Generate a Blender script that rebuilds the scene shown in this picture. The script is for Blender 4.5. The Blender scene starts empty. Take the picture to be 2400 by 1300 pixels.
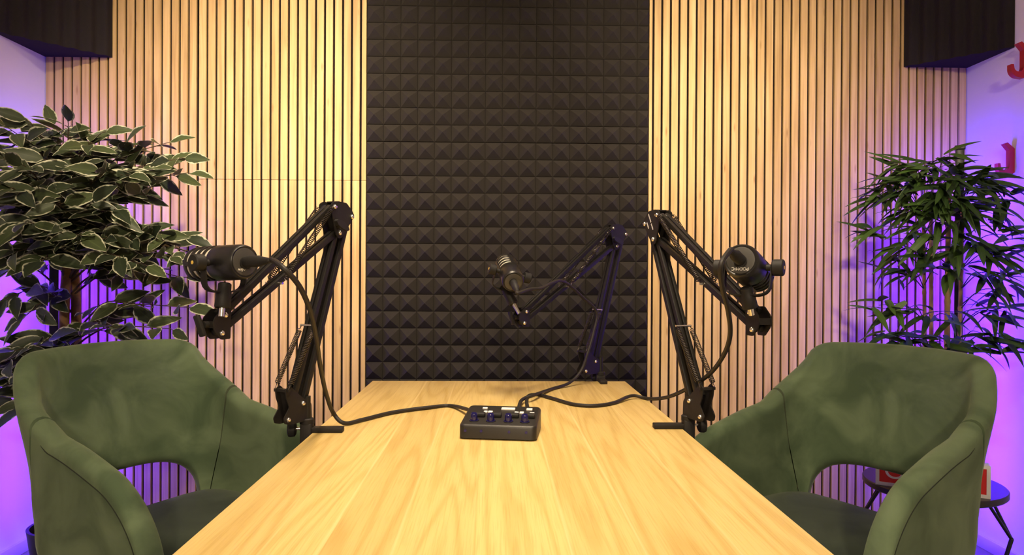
import bpy, bmesh, math, random
from mathutils import Vector, Matrix, Euler
V = Vector
PI = math.pi
R_ = math.radians
random.seed(7)

# ---------------------------------------------------------------- camera, world, lights, exposure
F_PX, W_PX, H_PX = 1650.0, 2400.0, 1300.0
YAW, PITCH, ROLL, CAM_H = -1.32, -0.28, 0.30, 1.09
SC = bpy.context.scene
COL = SC.collection
cam_data = bpy.data.cameras.new('camera')
cam_data.sensor_width = 36.0
cam_data.lens = F_PX / W_PX * 36.0
cam_data.clip_start = 0.02
cam = bpy.data.objects.new('camera', cam_data)
COL.objects.link(cam)
CAM_R = (Matrix.Rotation(R_(YAW), 3, 'Z') @ Matrix.Rotation(R_(90 + PITCH), 3, 'X') @ Matrix.Rotation(R_(ROLL), 3, 'Z'))
cam.matrix_world = Matrix.Translation((0, 0, CAM_H)) @ CAM_R.to_4x4()
SC.camera = cam

world = bpy.data.worlds.new('world')
world.use_nodes = True
world.node_tree.nodes['Background'].inputs[0].default_value = (1.0, 0.8, 0.6, 1)
world.node_tree.nodes['Background'].inputs[1].default_value = 0.02
SC.world = world

SC.view_settings.view_transform = 'Standard'
SC.view_settings.look = 'None'
SC.view_settings.gamma = 1.0
SC.view_settings.exposure = 0.14
SC.view_settings.use_curve_mapping = False
SC.cycles.use_denoising = True
SC.cycles.max_bounces = 8
SC.cycles.sample_clamp_indirect = 4.0

WARM = (1.0, 0.80, 0.55)


def area(name, loc, target, size, power, color, spread=180.0, size_y=None):
    d = bpy.data.lights.new(name, 'AREA')
    d.energy = power
    d.color = color
    d.shape = 'RECTANGLE' if size_y else 'DISK'
    d.size = size
    if size_y:
        d.size_y = size_y
    d.spread = R_(spread)
    o = bpy.data.objects.new(name, d)
    COL.objects.link(o)
    o.location = loc
    o.rotation_euler = (V(target) - V(loc)).to_track_quat('-Z', 'Y').to_euler()
    return o


# unseen warm lights: ceiling downlights, then added fill lights
area('unseen_warm_light', (-0.62, 1.05, 2.58), (-0.80, 2.90, 1.55), 0.14, 17, WARM, 62)
area('unseen_warm_light', (0.66, 1.05, 2.58), (0.78, 2.90, 1.55), 0.14, 11.5, WARM, 62)
area('unseen_warm_light', (0.0, 0.70, 2.58), (0.0, 1.0, 0.0), 0.16, 15, WARM, 125)
area('unseen_warm_light', (0.0, 1.65, 2.58), (0.0, 1.75, 0.0), 0.55, 6.0, WARM, 75)  # overhead fill added to brighten the far part of the table
area('unseen_warm_light', (0.05, -2.5, 2.58), (0.0, 2.0, 1.15), 0.42, 74, WARM, 130)  # main fill panel added behind the camera, no fixture of its own

# ---------------------------------------------------------------- pixel helpers (photo frame 2400x1300)


def ray(px, py):
    return CAM_R @ V(((px - W_PX / 2) / F_PX, -(py - H_PX / 2) / F_PX, -1.0))


CAM_P = V((0, 0, CAM_H))


def at(px, py, y):
    d = ray(px, py)
    return CAM_P + d * (y / d.y)


def atz(px, py, z):
    d = ray(px, py)
    return CAM_P + d * ((z - CAM_H) / d.z)


# ---------------------------------------------------------------- mesh builder

class MB:
    def __init__(self):
        self.bm = bmesh.new()

    def add(self, verts, faces):
        vs = [self.bm.verts.new(v) for v in verts]
        out = []
        for f in faces:
            try:
                out.append(self.bm.faces.new([vs[i] for i in f]))
            except ValueError:
                pass
        return vs, out

    def box(self, c, size, rot=None, bevel=0.0, seg=2):
        bm = bmesh.new()
        bmesh.ops.create_cube(bm, size=1.0)
        bmesh.ops.scale(bm, vec=V(size), verts=bm.verts)
        if bevel > 0:
            bmesh.ops.bevel(bm, geom=list(bm.edges), offset=bevel, segments=seg, profile=0.5, affect='EDGES')
        m = Matrix.Translation(V(c)) @ (rot.to_4x4() if rot else Matrix.Identity(4))
        self._merge(bm, m)
        return self

    def _merge(self, bm, m):
        bm.verts.index_update()
        bm.verts.ensure_lookup_table()
        vs = [self.bm.verts.new(m @ v.co) for v in bm.verts]
        for f in bm.faces:
            self.bm.faces.new([vs[v.index] for v in f.verts])
        bm.free()

    def bar(self, p0, p1, w, h, side, bevel=0.0):
        """rectangular bar from p0 to p1; w along 'side', h across"""
        p0, p1 = V(p0), V(p1)
        ez = (p1 - p0)
        L = ez.length
        ez.normalize()
        ex = V(side) - ez * V(side).dot(ez)
        ex.normalize()
        ey = ez.cross(ex)
        rot = Matrix((ex, ey, ez)).transposed()
        return self.box((p0 + p1) / 2, (w, h, L), rot, bevel)

    def tube(self, pts, r, seg=8, cap=True, radii=None):
        pts = [V(p) for p in pts]
        n = len(pts)
        tang = []
        for i in range(n):
            a = pts[max(i - 1, 0)]
            b = pts[min(i + 1, n - 1)]
            t = b - a
            tang.append(t.normalized() if t.length > 1e-9 else V((0, 0, 1)))
        ref = V((0, 0, 1)) if abs(tang[0].z) < 0.9 else V((1, 0, 0))
        x = (ref - tang[0] * ref.dot(tang[0])).normalized()
        verts, faces = [], []
        for i in range(n):
            x = (x - tang[i] * x.dot(tang[i]))
            x.normalize()
            y = tang[i].cross(x)
            rr = radii[i] if radii else r
            for k in range(seg):
                a = 2 * PI * k / seg
                verts.append(pts[i] + x * (rr * math.cos(a)) + y * (rr * math.sin(a)))
        for i in range(n - 1):
            for k in range(seg):
                k2 = (k + 1) % seg
                faces.append((i * seg + k, i * seg + k2, (i + 1) * seg + k2, (i + 1) * seg + k))
        if cap:
            faces.append(tuple(reversed(range(seg))))
            faces.append(tuple((n - 1) * seg + k for k in range(seg)))
        self.add(verts, faces)
        return self

    def cyl(self, p0, p1, r0, r1=None, seg=20):
        r1 = r0 if r1 is None else r1
        return self.tube([p0, p1], r0, seg, True, [r0, r1])

    def lathe(self, prof, o=(0, 0, 0), axis=(0, 0, 1), seg=32, caps=True):
        """prof: list of (t, r) along axis"""
        o, ax = V(o), V(axis).normalized()
        ref = V((0, 0, 1)) if abs(ax.z) < 0.9 else V((1, 0, 0))
        ex = (ref - ax * ref.dot(ax)).normalized()
        ey = ax.cross(ex)
        verts, faces = [], []
        for t, r in prof:
            for k in range(seg):
                a = 2 * PI * k / seg
                verts.append(o + ax * t + ex * (r * math.cos(a)) + ey * (r * math.sin(a)))
        for i in range(len(prof) - 1):
            for k in range(seg):
                k2 = (k + 1) % seg
                faces.append((i * seg + k, i * seg + k2, (i + 1) * seg + k2, (i + 1) * seg + k))
        if caps:
            faces.append(tuple(reversed(range(seg))))
            faces.append(tuple((len(prof) - 1) * seg + k for k in range(seg)))
        self.add(verts, faces)
        return self

    def plate(self, poly, o, ex, ey, t, bevel=0.0):
        """polygon in (ex,ey) plane extruded +-t/2 along ex x ey"""
        o, ex, ey = V(o), V(ex), V(ey)
        en = ex.cross(ey).normalized()
        bm = bmesh.new()
        n = len(poly)
        a = [bm.verts.new(o + ex * p[0] + ey * p[1] - en * t / 2) for p in poly]
        b = [bm.verts.new(o + ex * p[0] + ey * p[1] + en * t / 2) for p in poly]
        bm.faces.new(list(reversed(a)))
        bm.faces.new(b)
        for i in range(n):
            j = (i + 1) % n
            bm.faces.new((a[i], a[j], b[j], b[i]))
        if bevel:
            es = [e for e in bm.edges if abs((e.verts[0].co - e.verts[1].co).dot(en)) > t * 0.5]
            bmesh.ops.bevel(bm, geom=es, offset=bevel, segments=3, profile=0.5, affect='EDGES')
        self._merge(bm, Matrix.Identity(4))
        return self

    def spring(self, p0, p1, rad, wire, turns, seg=4):
        p0, p1 = V(p0), V(p1)
        ax = p1 - p0
        L = ax.length
        ax.normalize()
        ref = V((0, 0, 1)) if abs(ax.z) < 0.9 else V((1, 0, 0))
        ex = (ref - ax * ref.dot(ax)).normalized()
        ey = ax.cross(ex)
        hook = min(0.012, L * 0.1)
        n = turns * 9
        pts = [p0, p0 + ax * hook * 0.8]
        for i in range(n + 1):
            a = 2 * PI * turns * i / n
            t = hook + (L - 2 * hook) * i / n
            pts.append(p0 + ax * t + ex * (rad * math.cos(a)) + ey * (rad * math.sin(a)))
        pts += [p1 - ax * hook * 0.8, p1]
        return self.tube(pts, wire, seg)

    def obj(self, name, mats, parent=None, inv=None, sharp=35.0, recalc=True):
        if recalc:
            bmesh.ops.recalc_face_normals(self.bm, faces=self.bm.faces)
        me = bpy.data.meshes.new(name)
        self.bm.to_mesh(me)
        self.bm.free()
        for m in (mats if isinstance(mats, (list, tuple)) else [mats]):
            me.materials.append(m)
        for p in me.polygons:
            p.use_smooth = True
        me.set_sharp_from_angle(angle=R_(sharp))
        o = bpy.data.objects.new(name, me)
        COL.objects.link(o)
        if parent is not None:
            o.parent = parent
            if inv is not None:
                o.matrix_parent_inverse = inv
        return o


def smooth_path(ctrl, step=8):
    """Catmull-Rom through the control points"""
    P = [V(c) for c in ctrl]
    P = [P[0] * 2 - P[1]] + P + [P[-1] * 2 - P[-2]]
    out = []
    for i in range(1, len(P) - 2):
        for k in range(step):
            t = k / step
            a, b, c, d = P[i - 1], P[i], P[i + 1], P[i + 2]
            out.append(0.5 * ((2 * b) + (c - a) * t + (2 * a - 5 * b + 4 * c - d) * t * t + (-a + 3 * b - 3 * c + d) * t ** 3))
    out.append(P[-2])
    return out


def thing(name, label, cat, loc=(0, 0, 0), rotz=0.0, group=None):
    o = bpy.data.objects.new(name, None)
    o.empty_display_size = 0.05
    COL.objects.link(o)
    o.location = loc
    o.rotation_euler = (0, 0, rotz)
    tag(o, label, cat, group)
    return o


def tag(o, label, cat, group=None):
    o['label'] = label
    o['category'] = cat
    if group:
        o['group'] = group
    return o


def struct(o):
    o['kind'] = 'structure'
    return o


def inv_of(root):
    return Matrix.Translation(-V(root.location))


# ---------------------------------------------------------------- materials

def new_mat(name):
    m = bpy.data.materials.new(name)
    m.use_nodes = True
    nt = m.node_tree
    b = nt.nodes['Principled BSDF']
    return m, nt, b


def plain(name, col, rough=0.5, metal=0.0, spec=0.5, bump=0.0, bscale=300.0, var=0.0):
    m, nt, b = new_mat(name)
    b.inputs['Base Color'].default_value = (*col, 1)
    b.inputs['Roughness'].default_value = rough
    b.inputs['Metallic'].default_value = metal
    b.inputs['Specular IOR Level'].default_value = spec
    if bump or var:
        tc = nt.nodes.new('ShaderNodeTexCoord')
        nz = nt.nodes.new('ShaderNodeTexNoise')
        nz.inputs['Scale'].default_value = bscale
        nz.inputs['Detail'].default_value = 4
        nt.links.new(tc.outputs['Object'], nz.inputs['Vector'])
        if bump:
            bp = nt.nodes.new('ShaderNodeBump')
            bp.inputs['Strength'].default_value = bump
            bp.inputs['Distance'].default_value = 0.002
            nt.links.new(nz.outputs['Fac'], bp.inputs['Height'])
            nt.links.new(bp.outputs['Normal'], b.inputs['Normal'])
        if var:
            mx = nt.nodes.new('ShaderNodeMixRGB')
            mx.inputs[1].default_value = (*[c * (1 - var) for c in col], 1)
            mx.inputs[2].default_value = (*[min(1, c * (1 + var)) for c in col], 1)
            nt.links.new(nz.outputs['Fac'], mx.inputs[0])
            nt.links.new(mx.outputs[0], b.inputs['Base Color'])
    return m


def emissive(name, col, strength):
    m, nt, b = new_mat(name)
    b.inputs['Base Color'].default_value = (*col, 1)
    b.inputs['Emission Color'].default_value = (*col, 1)
    b.inputs['Emission Strength'].default_value = strength
    return m


def ramp(nt, stops, interp='LINEAR'):
    r = nt.nodes.new('ShaderNodeValToRGB')
    r.color_ramp.interpolation = interp
    e = r.color_ramp.elements
    e[0].position, e[0].color = stops[0][0], (*stops[0][1], 1)
    e[1].position, e[1].color = stops[-1][0], (*stops[-1][1], 1)
    for p, c in stops[1:-1]:
        k = e.new(p)
        k.color = (*c, 1)
    return r


def mix(nt, kind, fac, a, b):
    n = nt.nodes.new('ShaderNodeMixRGB')
    n.blend_type = kind
    for i, v in ((0, fac), (1, a), (2, b)):
        if hasattr(v, 'is_linked') or hasattr(v, 'links'):
            nt.links.new(v, n.inputs[i])
        elif i == 0:
            n.inputs[0].default_value = v
        else:
            n.inputs[i].default_value = (*v, 1)
    return n.outputs[0]


def math_n(nt, op, a, b=None):
    n = nt.nodes.new('ShaderNodeMath')
    n.operation = op
    for i, v in ((0, a), (1, b)):
        if v is None:
            continue
        if hasattr(v, 'links'):
            nt.links.new(v, n.inputs[i])
        else:
            n.inputs[i].default_value = v
    return n.outputs[0]


def slat_wood():
    m, nt, b = new_mat('oak_slat_veneer')
    tc = nt.nodes.new('ShaderNodeTexCoord')
    at_ = nt.nodes.new('ShaderNodeAttribute')
    at_.attribute_name = 'rnd'
    mp = nt.nodes.new('ShaderNodeMapping')
    mp.inputs['Scale'].default_value = (60, 60, 2.2)
    cb = nt.nodes.new('ShaderNodeCombineXYZ')
    nt.links.new(math_n(nt, 'MULTIPLY', at_.outputs['Fac'], 37.0), cb.inputs[2])
    va = nt.nodes.new('ShaderNodeVectorMath')
    nt.links.new(tc.outputs['Object'], va.inputs[0])
    nt.links.new(cb.outputs[0], va.inputs[1])
    nt.links.new(va.outputs[0], mp.inputs['Vector'])
    n1 = nt.nodes.new('ShaderNodeTexNoise')
    n1.inputs['Scale'].default_value = 1.0
    n1.inputs['Detail'].default_value = 6
    n1.inputs['Distortion'].default_value = 0.6
    nt.links.new(mp.outputs[0], n1.inputs['Vector'])
    r1 = ramp(nt, [(0.3, (0.52, 0.345, 0.145)), (0.5, (0.68, 0.475, 0.215)), (0.72, (0.78, 0.57, 0.285))])
    nt.links.new(n1.outputs['Fac'], r1.inputs[0])
    # broad tone shifts along each slat
    mp2 = nt.nodes.new('ShaderNodeMapping')
    mp2.inputs['Scale'].default_value = (18, 18, 3.5)
    nt.links.new(va.outputs[0], mp2.inputs['Vector'])
    n2 = nt.nodes.new('ShaderNodeTexNoise')
    n2.inputs['Detail'].default_value = 3
    n2.inputs['Scale'].default_value = 1.0
    nt.links.new(mp2.outputs[0], n2.inputs['Vector'])
    r2 = ramp(nt, [(0.3, (0.80, 0.76, 0.70)), (0.65, (1.0, 1.0, 1.0))])
    nt.links.new(n2.outputs['Fac'], r2.inputs[0])
    c = mix(nt, 'MULTIPLY', 0.75, r1.outputs[0], r2.outputs[0])
    r3 = ramp(nt, [(0.0, (0.86, 0.84, 0.80)), (1.0, (1.04, 1.03, 1.02))])
    nt.links.new(at_.outputs['Fac'], r3.inputs[0])
    c = mix(nt, 'MULTIPLY', 1.0, c, r3.outputs[0])
    # small knots
    mp3 = nt.nodes.new('ShaderNodeMapping')
    mp3.inputs['Scale'].default_value = (24, 24, 5)
    nt.links.new(va.outputs[0], mp3.inputs['Vector'])
    vo = nt.nodes.new('ShaderNodeTexVoronoi')
    vo.inputs['Scale'].default_value = 1.0
    nt.links.new(mp3.outputs[0], vo.inputs['Vector'])
    r4 = ramp(nt, [(0.03, (0.45, 0.33, 0.22)), (0.13, (1, 1, 1))])
    nt.links.new(vo.outputs['Distance'], r4.inputs[0])
    c = mix(nt, 'MULTIPLY', 0.65, c, r4.outputs[0])
    nt.links.new(c, b.inputs['Base Color'])
    b.inputs['Roughness'].default_value = 0.55
    b.inputs['Specular IOR Level'].default_value = 0.3
    return m


PLANKS = [-.387, -.285, -.215, -.125, -.029, .094, .185, .30, .413]


def table_wood():
    m, nt, b = new_mat('light_oak_planks')
    tc = nt.nodes.new('ShaderNodeTexCoord')
    sp = nt.nodes.new('ShaderNodeSeparateXYZ')
    nt.links.new(tc.outputs['Object'], sp.inputs[0])
    u = math_n(nt, 'DIVIDE', math_n(nt, 'SUBTRACT', sp.outputs[0], PLANKS[0]), PLANKS[-1] - PLANKS[0])
    w = PLANKS[-1] - PLANKS[0]
    vals = [.35, .8, .15, .6, .95, .5, .25, .7]
    st = [((PLANKS[i] - PLANKS[0]) / w, (vals[i],) * 3) for i in range(8)]
    r0 = ramp(nt, st, 'CONSTANT')
    nt.links.new(u, r0.inputs[0])
    off = math_n(nt, 'MULTIPLY', r0.outputs[0], 23.0)
    cb = nt.nodes.new('ShaderNodeCombineXYZ')
    nt.links.new(math_n(nt, 'ADD', sp.outputs[0], off), cb.inputs[0])
    nt.links.new(math_n(nt, 'ADD', sp.outputs[1], off), cb.inputs[1])
    mp = nt.nodes.new('ShaderNodeMapping')
    mp.inputs['Scale'].default_value = (8, 0.42, 1)
    nt.links.new(cb.outputs[0], mp.inputs['Vector'])
    n0 = nt.nodes.new('ShaderNodeTexNoise')
    n0.inputs['Scale'].default_value = 1.0
    n0.inputs['Detail'].default_value = 2
    nt.links.new(mp.outputs[0], n0.inputs['Vector'])
    # cathedral grain: contour lines of the stretched noise
    g = math_n(nt, 'SINE', math_n(nt, 'MULTIPLY', n0.outputs['Fac'], 95.0))
    r1 = ramp(nt, [(0.0, (0.60, 0.43, 0.155)), (0.35, (0.66, 0.49, 0.190)), (1.0, (0.69, 0.52, 0.21))])
    nt.links.new(math_n(nt, 'MULTIPLY_ADD', g, 0.5), r1.inputs[0])
    nt.nodes[-1].inputs[2].default_value = 0.5 if False else 0.0
    for n in nt.nodes:
        if n.type == 'MATH' and n.operation == 'MULTIPLY_ADD':
            n.inputs[2].default_value = 0.5
    # fine pores
    mp2 = nt.nodes.new('ShaderNodeMapping')
    mp2.inputs['Scale'].default_value = (420, 9, 1)
    nt.links.new(cb.outputs[0], mp2.inputs['Vector'])
    n1 = nt.nodes.new('ShaderNodeTexNoise')
    n1.inputs['Scale'].default_value = 1.0
    n1.inputs['Detail'].default_value = 5
    nt.links.new(mp2.outputs[0], n1.inputs['Vector'])
    r2 = ramp(nt, [(0.33, (0.84, 0.79, 0.70)), (0.52, (1, 1, 1))])
    nt.links.new(n1.outputs['Fac'], r2.inputs[0])
    c = mix(nt, 'MULTIPLY', 0.7, r1.outputs[0], r2.outputs[0])
    r3 = ramp(nt, [(0.0, (0.90, 0.87, 0.82)), (1.0, (1.05, 1.04, 1.03))])
    nt.links.new(r0.outputs[0], r3.inputs[0])
    c = mix(nt, 'MULTIPLY', 1.0, c, r3.outputs[0])
    # pale glue lines between the planks
    lines = [(0.0, (0, 0, 0))]
    for p in PLANKS[1:-1]:
        q = (p - PLANKS[0]) / w
        lines += [(q - 0.0022, (0, 0, 0)), (q, (1, 1, 1)), (q + 0.0022, (0, 0, 0))]
    lines.append((1.0, (0, 0, 0)))
    rl = ramp(nt, lines)
    nt.links.new(u, rl.inputs[0])
    c = mix(nt, 'MIX', math_n(nt, 'MULTIPLY', rl.outputs[0], 0.5), c, (0.86, 0.66, 0.34))
    nt.links.new(c, b.inputs['Base Color'])
    b.inputs['Roughness'].default_value = 0.42
    b.inputs['Specular IOR Level'].default_value = 0.35
    bp = nt.nodes.new('ShaderNodeBump')
    bp.inputs['Strength'].default_value = 0.08
    bp.inputs['Distance'].default_value = 0.001
    nt.links.new(n1.outputs['Fac'], bp.inputs['Height'])
    nt.links.new(bp.outputs['Normal'], b.inputs['Normal'])
    return m


def velvet(name, ca, cb_, sheen):
    m, nt, b = new_mat(name)
    tc = nt.nodes.new('ShaderNodeTexCoord')
    n = nt.nodes.new('ShaderNodeTexNoise')
    n.inputs['Scale'].default_value = 6.5
    n.inputs['Detail'].default_value = 5
    n.inputs['Distortion'].default_value = 0.8
    nt.links.new(tc.outputs['Object'], n.inputs['Vector'])
    r = ramp(nt, [(0.35, ca), (0.65, cb_)])
    nt.links.new(n.outputs['Fac'], r.inputs[0])
    nt.links.new(r.outputs[0], b.inputs['Base Color'])
    b.inputs['Roughness'].default_value = 0.9
    b.inputs['Specular IOR Level'].default_value = 0.1
    b.inputs['Sheen Weight'].default_value = sheen
    b.inputs['Sheen Roughness'].default_value = 0.45
    b.inputs['Sheen Tint'].default_value = (0.55, 0.62, 0.40, 1)
    n2 = nt.nodes.new('ShaderNodeTexNoise')
    n2.inputs['Scale'].default_value = 900
    nt.links.new(tc.outputs['Object'], n2.inputs['Vector'])
    bp = nt.nodes.new('ShaderNodeBump')
    bp.inputs['Strength'].default_value = 0.15
    bp.inputs['Distance'].default_value = 0.001
    nt.links.new(n2.outputs['Fac'], bp.inputs['Height'])
    nt.links.new(bp.outputs['Normal'], b.inputs['Normal'])
    return m


def leaf_mat(name, inner, inner2, edge, edge_at):
    m, nt, b = new_mat(name)
    uv = nt.nodes.new('ShaderNodeUVMap')
    sp = nt.nodes.new('ShaderNodeSeparateXYZ')
    nt.links.new(uv.outputs[0], sp.inputs[0])
    at_ = nt.nodes.new('ShaderNodeAttribute')
    at_.attribute_name = 'rnd'
    rb = ramp(nt, [(0.0, inner), (1.0, inner2)])
    nt.links.new(at_.outputs['Fac'], rb.inputs[0])
    c = rb.outputs[0]
    across = math_n(nt, 'ABSOLUTE', math_n(nt, 'SUBTRACT', math_n(nt, 'MULTIPLY', sp.outputs[0], 2.0), 1.0))
    if edge is not None:
        tc = nt.nodes.new('ShaderNodeTexCoord')
        nz = nt.nodes.new('ShaderNodeTexNoise')
        nz.inputs['Scale'].default_value = 70
        nt.links.new(tc.outputs['Object'], nz.inputs['Vector'])
        e = math_n(nt, 'ADD', across, math_n(nt, 'MULTIPLY', math_n(nt, 'SUBTRACT', nz.outputs['Fac'], 0.5), 0.55))
        rr = ramp(nt, [(edge_at - 0.06, (0, 0, 0)), (edge_at + 0.06, (1, 1, 1))])
        nt.links.new(e, rr.inputs[0])
        c = mix(nt, 'MIX', rr.outputs[0], c, edge)
    rv = ramp(nt, [(0.0, (1.5, 1.5, 1.4)), (0.09, (1, 1, 1))])
    nt.links.new(across, rv.inputs[0])
    c = mix(nt, 'MULTIPLY', 1.0, c, rv.outputs[0])
    nt.links.new(c, b.inputs['Base Color'])
    b.inputs['Roughness'].default_value = 0.5
    b.inputs['Specular IOR Level'].default_value = 0.35
    return m


M = dict(
    plaster=plain('white_plaster', (0.84, 0.82, 0.80), 0.85, bump=0.15, bscale=60),
    ceiling=plain('white_ceiling_paint', (0.78, 0.76, 0.73), 0.9),
    base=plain('white_baseboard_paint', (0.72, 0.70, 0.70), 0.5),
    floor=plain('grey_laminate', (0.22, 0.20, 0.20), 0.5, var=0.25, bscale=14),
    slat=slat_wood(),
    felt=plain('black_felt', (0.012, 0.009, 0.008), 0.95, spec=0.1),
    foam=plain('charcoal_foam', (0.030, 0.026, 0.023), 0.95, spec=0.12, bump=0.5, bscale=500, var=0.15),
    trap=plain('black_foam', (0.024, 0.020, 0.019), 0.95, spec=0.12, bump=0.5, bscale=500, var=0.15),
    table=table_wood(),
    black=plain('black_powder_coat', (0.012, 0.010, 0.009), 0.6, spec=0.28, bump=0.05, bscale=900),
    rod=plain('black_satin_tube', (0.009, 0.008, 0.007), 0.5, spec=0.3),
    rubber=plain('black_rubber', (0.012, 0.011, 0.011), 0.6, spec=0.35),
    cable=plain('black_cable_jacket', (0.016, 0.013, 0.012), 0.55, spec=0.4),
    chrome=plain('chrome', (0.80, 0.76, 0.70), 0.18, 1.0),
    steel=plain('spring_steel', (0.10, 0.085, 0.075), 0.35, 0.9),
    mic=plain('black_mic_enamel', (0.011, 0.010, 0.010), 0.35, spec=0.5),
    micplate=plain('dark_grey_plate', (0.045, 0.042, 0.038), 0.38, spec=0.6),
    grille=plain('pale_grille_mesh', (0.80, 0.74, 0.62), 0.45, 0.0, bump=0.6, bscale=1500),
    white=plain('white_print', (0.80, 0.78, 0.74), 0.5),
    yellow=plain('yellow_dot', (0.75, 0.50, 0.08), 0.5),
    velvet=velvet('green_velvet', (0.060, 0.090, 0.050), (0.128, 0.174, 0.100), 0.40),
    velvet_seat=velvet('green_velvet_painted_shade', (0.020, 0.028, 0.024), (0.036, 0.048, 0.038), 0.2),  # same velvet; the seat's darker look at this view angle painted into the colour
    leg=plain('black_chair_leg', (0.01, 0.01, 0.01), 0.4),
    casing=plain('black_matte_plastic', (0.014, 0.012, 0.011), 0.45, spec=0.45),
    knobblue=plain('navy_gloss_plastic', (0.010, 0.008, 0.075), 0.16, spec=0.6),
    socket=plain('blue_socket', (0.012, 0.008, 0.10), 0.3),
    ficus=leaf_mat('variegated_leaf', (0.018, 0.027, 0.014), (0.050, 0.068, 0.026), (0.48, 0.49, 0.36), 0.84),
    bamboo=leaf_mat('bamboo_leaf', (0.018, 0.040, 0.012), (0.060, 0.120, 0.022), None, 0),
    bark=plain('brown_bark', (0.24, 0.13, 0.05), 0.8, bump=0.6, bscale=90, var=0.35),
    twig=plain('thin_twig', (0.07, 0.045, 0.025), 0.8),
    cane=plain('tan_bamboo_cane', (0.42, 0.27, 0.09), 0.5, var=0.25, bscale=40),
    greentwig=plain('green_twig', (0.03, 0.045, 0.015), 0.7),
    pot=plain('black_plant_pot', (0.012, 0.012, 0.013), 0.5),
    soil=plain('dark_soil', (0.03, 0.02, 0.014), 0.95, bump=0.8, bscale=80),
    lamp=plain('black_lamp_metal', (0.012, 0.012, 0.013), 0.35),
    strip=emissive('violet_led_strip', (0.060, 0.006, 1.0), 138.0),
    sidetop=plain('dark_wood_tabletop', (0.025, 0.018, 0.016), 0.35),
    sideleg=plain('black_wire_leg', (0.010, 0.010, 0.012), 0.4),
    red=plain('red_sign_face', (0.62, 0.012, 0.014), 0.4),
    signwhite=plain('white_sign_frame', (0.72, 0.70, 0.68), 0.45),
    hook=plain('red_enamel', (0.40, 0.010, 0.022), 0.35),
    seam=plain('dark_seam_thread', (0.012, 0.018, 0.009), 0.9),
)

# ---------------------------------------------------------------- the room
WALL_Y = 2.905
XL = at(105, 300, WALL_Y).x
XR = at(2266, 300, WALL_Y).x
CEIL, BACK = 2.60, -3.2

mb = MB(); mb.box(((XL + XR) / 2, (WALL_Y + BACK) / 2, -0.05), (XR - XL + .4, WALL_Y - BACK + .4, 0.1)); struct(mb.obj('floor', M['floor']))
mb = MB(); mb.box(((XL + XR) / 2, (WALL_Y + BACK) / 2, CEIL + .05), (XR - XL + .4, WALL_Y - BACK + .4, 0.1)); struct(mb.obj('ceiling', M['ceiling']))
mb = MB(); mb.box((XL - .05, (WALL_Y + BACK) / 2, CEIL / 2), (0.1, WALL_Y - BACK + .2, CEIL)); struct(mb.obj('wall_left', M['plaster']))
mb = MB(); mb.box((XR + .05, (WALL_Y + BACK) / 2, CEIL / 2), (0.1, WALL_Y - BACK + .2, CEIL)); struct(mb.obj('wall_right', M['plaster']))
mb = MB(); mb.box(((XL + XR) / 2, WALL_Y + .0725, CEIL / 2), (XR - XL, 0.1, CEIL)); struct(mb.obj('wall_back', M['plaster']))
mb = MB(); mb.box(((XL + XR) / 2, BACK - .05, CEIL / 2), (XR - XL, 0.1, CEIL)); struct(mb.obj('wall_front', M['plaster']))
mb = MB(); mb.box((XL + .007, (WALL_Y + BACK) / 2, .025), (.014, WALL_Y - BACK, .05), bevel=.003); struct(mb.obj('baseboard_left', M['base']))
mb = MB(); mb.box((XR - .007, (WALL_Y + BACK) / 2, .025), (.014, WALL_Y - BACK, .05), bevel=.003); struct(mb.obj('baseboard_right', M['base']))


def wx(px, py=200):
    return at(px, py, WALL_Y).x


def slat_panel(label, x0, x1, n, z0, z1, gap=0.0085, lead=0.0, tail=0.0, first_gap=0.0, group='oak slat panels on the back wall'):
    """n full slats between x0 and x1; optional partial slats of width lead/tail outside the run"""
    t = thing('slat_panel', label, 'wall panel', ((x0 + x1) / 2, WALL_Y + .02, z0), 0, group)
    iv = inv_of(t)
    mb = MB()
    mb.box(((x0 - lead + x1 + tail) / 2, WALL_Y + .0155, (z0 + z1) / 2), (x1 + tail - x0 + lead, .009, z1 - z0))
    mb.obj('felt_backing', M['felt'], t, iv)
    mb = MB()
    lay = mb.bm.verts.layers.float.new('rnd')
    p = (x1 - x0) / n
    runs = [(x0 + i * p + gap / 2, x0 + (i + 1) * p - gap / 2) for i in range(n)]
    if lead:
        runs.insert(0, (x0 - lead, x0 - gap / 2))
    if tail:
        runs.append((x1 + gap / 2, x1 + tail))
    for a, b in runs:
        k = len(mb.bm.verts)
        mb.box(((a + b) / 2, WALL_Y + .0055, (z0 + z1) / 2), (b - a, .011, z1 - z0), bevel=.0007, seg=1)
        mb.bm.verts.ensure_lookup_table()
        r = random.random()
        for v in mb.bm.verts[k:]:
            v[lay] = r
    mb.obj('slats', M['slat'], t, iv)
    return t


zj = at(660, 421, WALL_Y).z
FX0, FX1 = wx(859), wx(1521)
slat_panel('tall oak slat panel at the left corner, behind the variegated plant', XL, wx(462.5), 17, 0.0, CEIL - .002)
slat_panel('oak slat panel left of the black foam, above the horizontal joint', wx(464), wx(845.5), 18, zj + .0006, CEIL - .002, tail=FX0 - wx(845.5) - .001)
slat_panel('oak slat panel left of the black foam, below the horizontal joint', wx(464), wx(845.5), 18, 0.0, zj - .0006, tail=FX0 - wx(845.5) - .001)
slat_panel('tall oak slat panel right of the black foam, behind the right boom arm', wx(1531), wx(1894.5), 18, 0.0, CEIL - .002, lead=wx(1531) - FX1 - .001)
slat_panel('tall oak slat panel at the right corner, behind the bamboo plant', wx(1894.5), XR, 19, 0.0, CEIL - .002)

# pyramid foam panels


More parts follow.
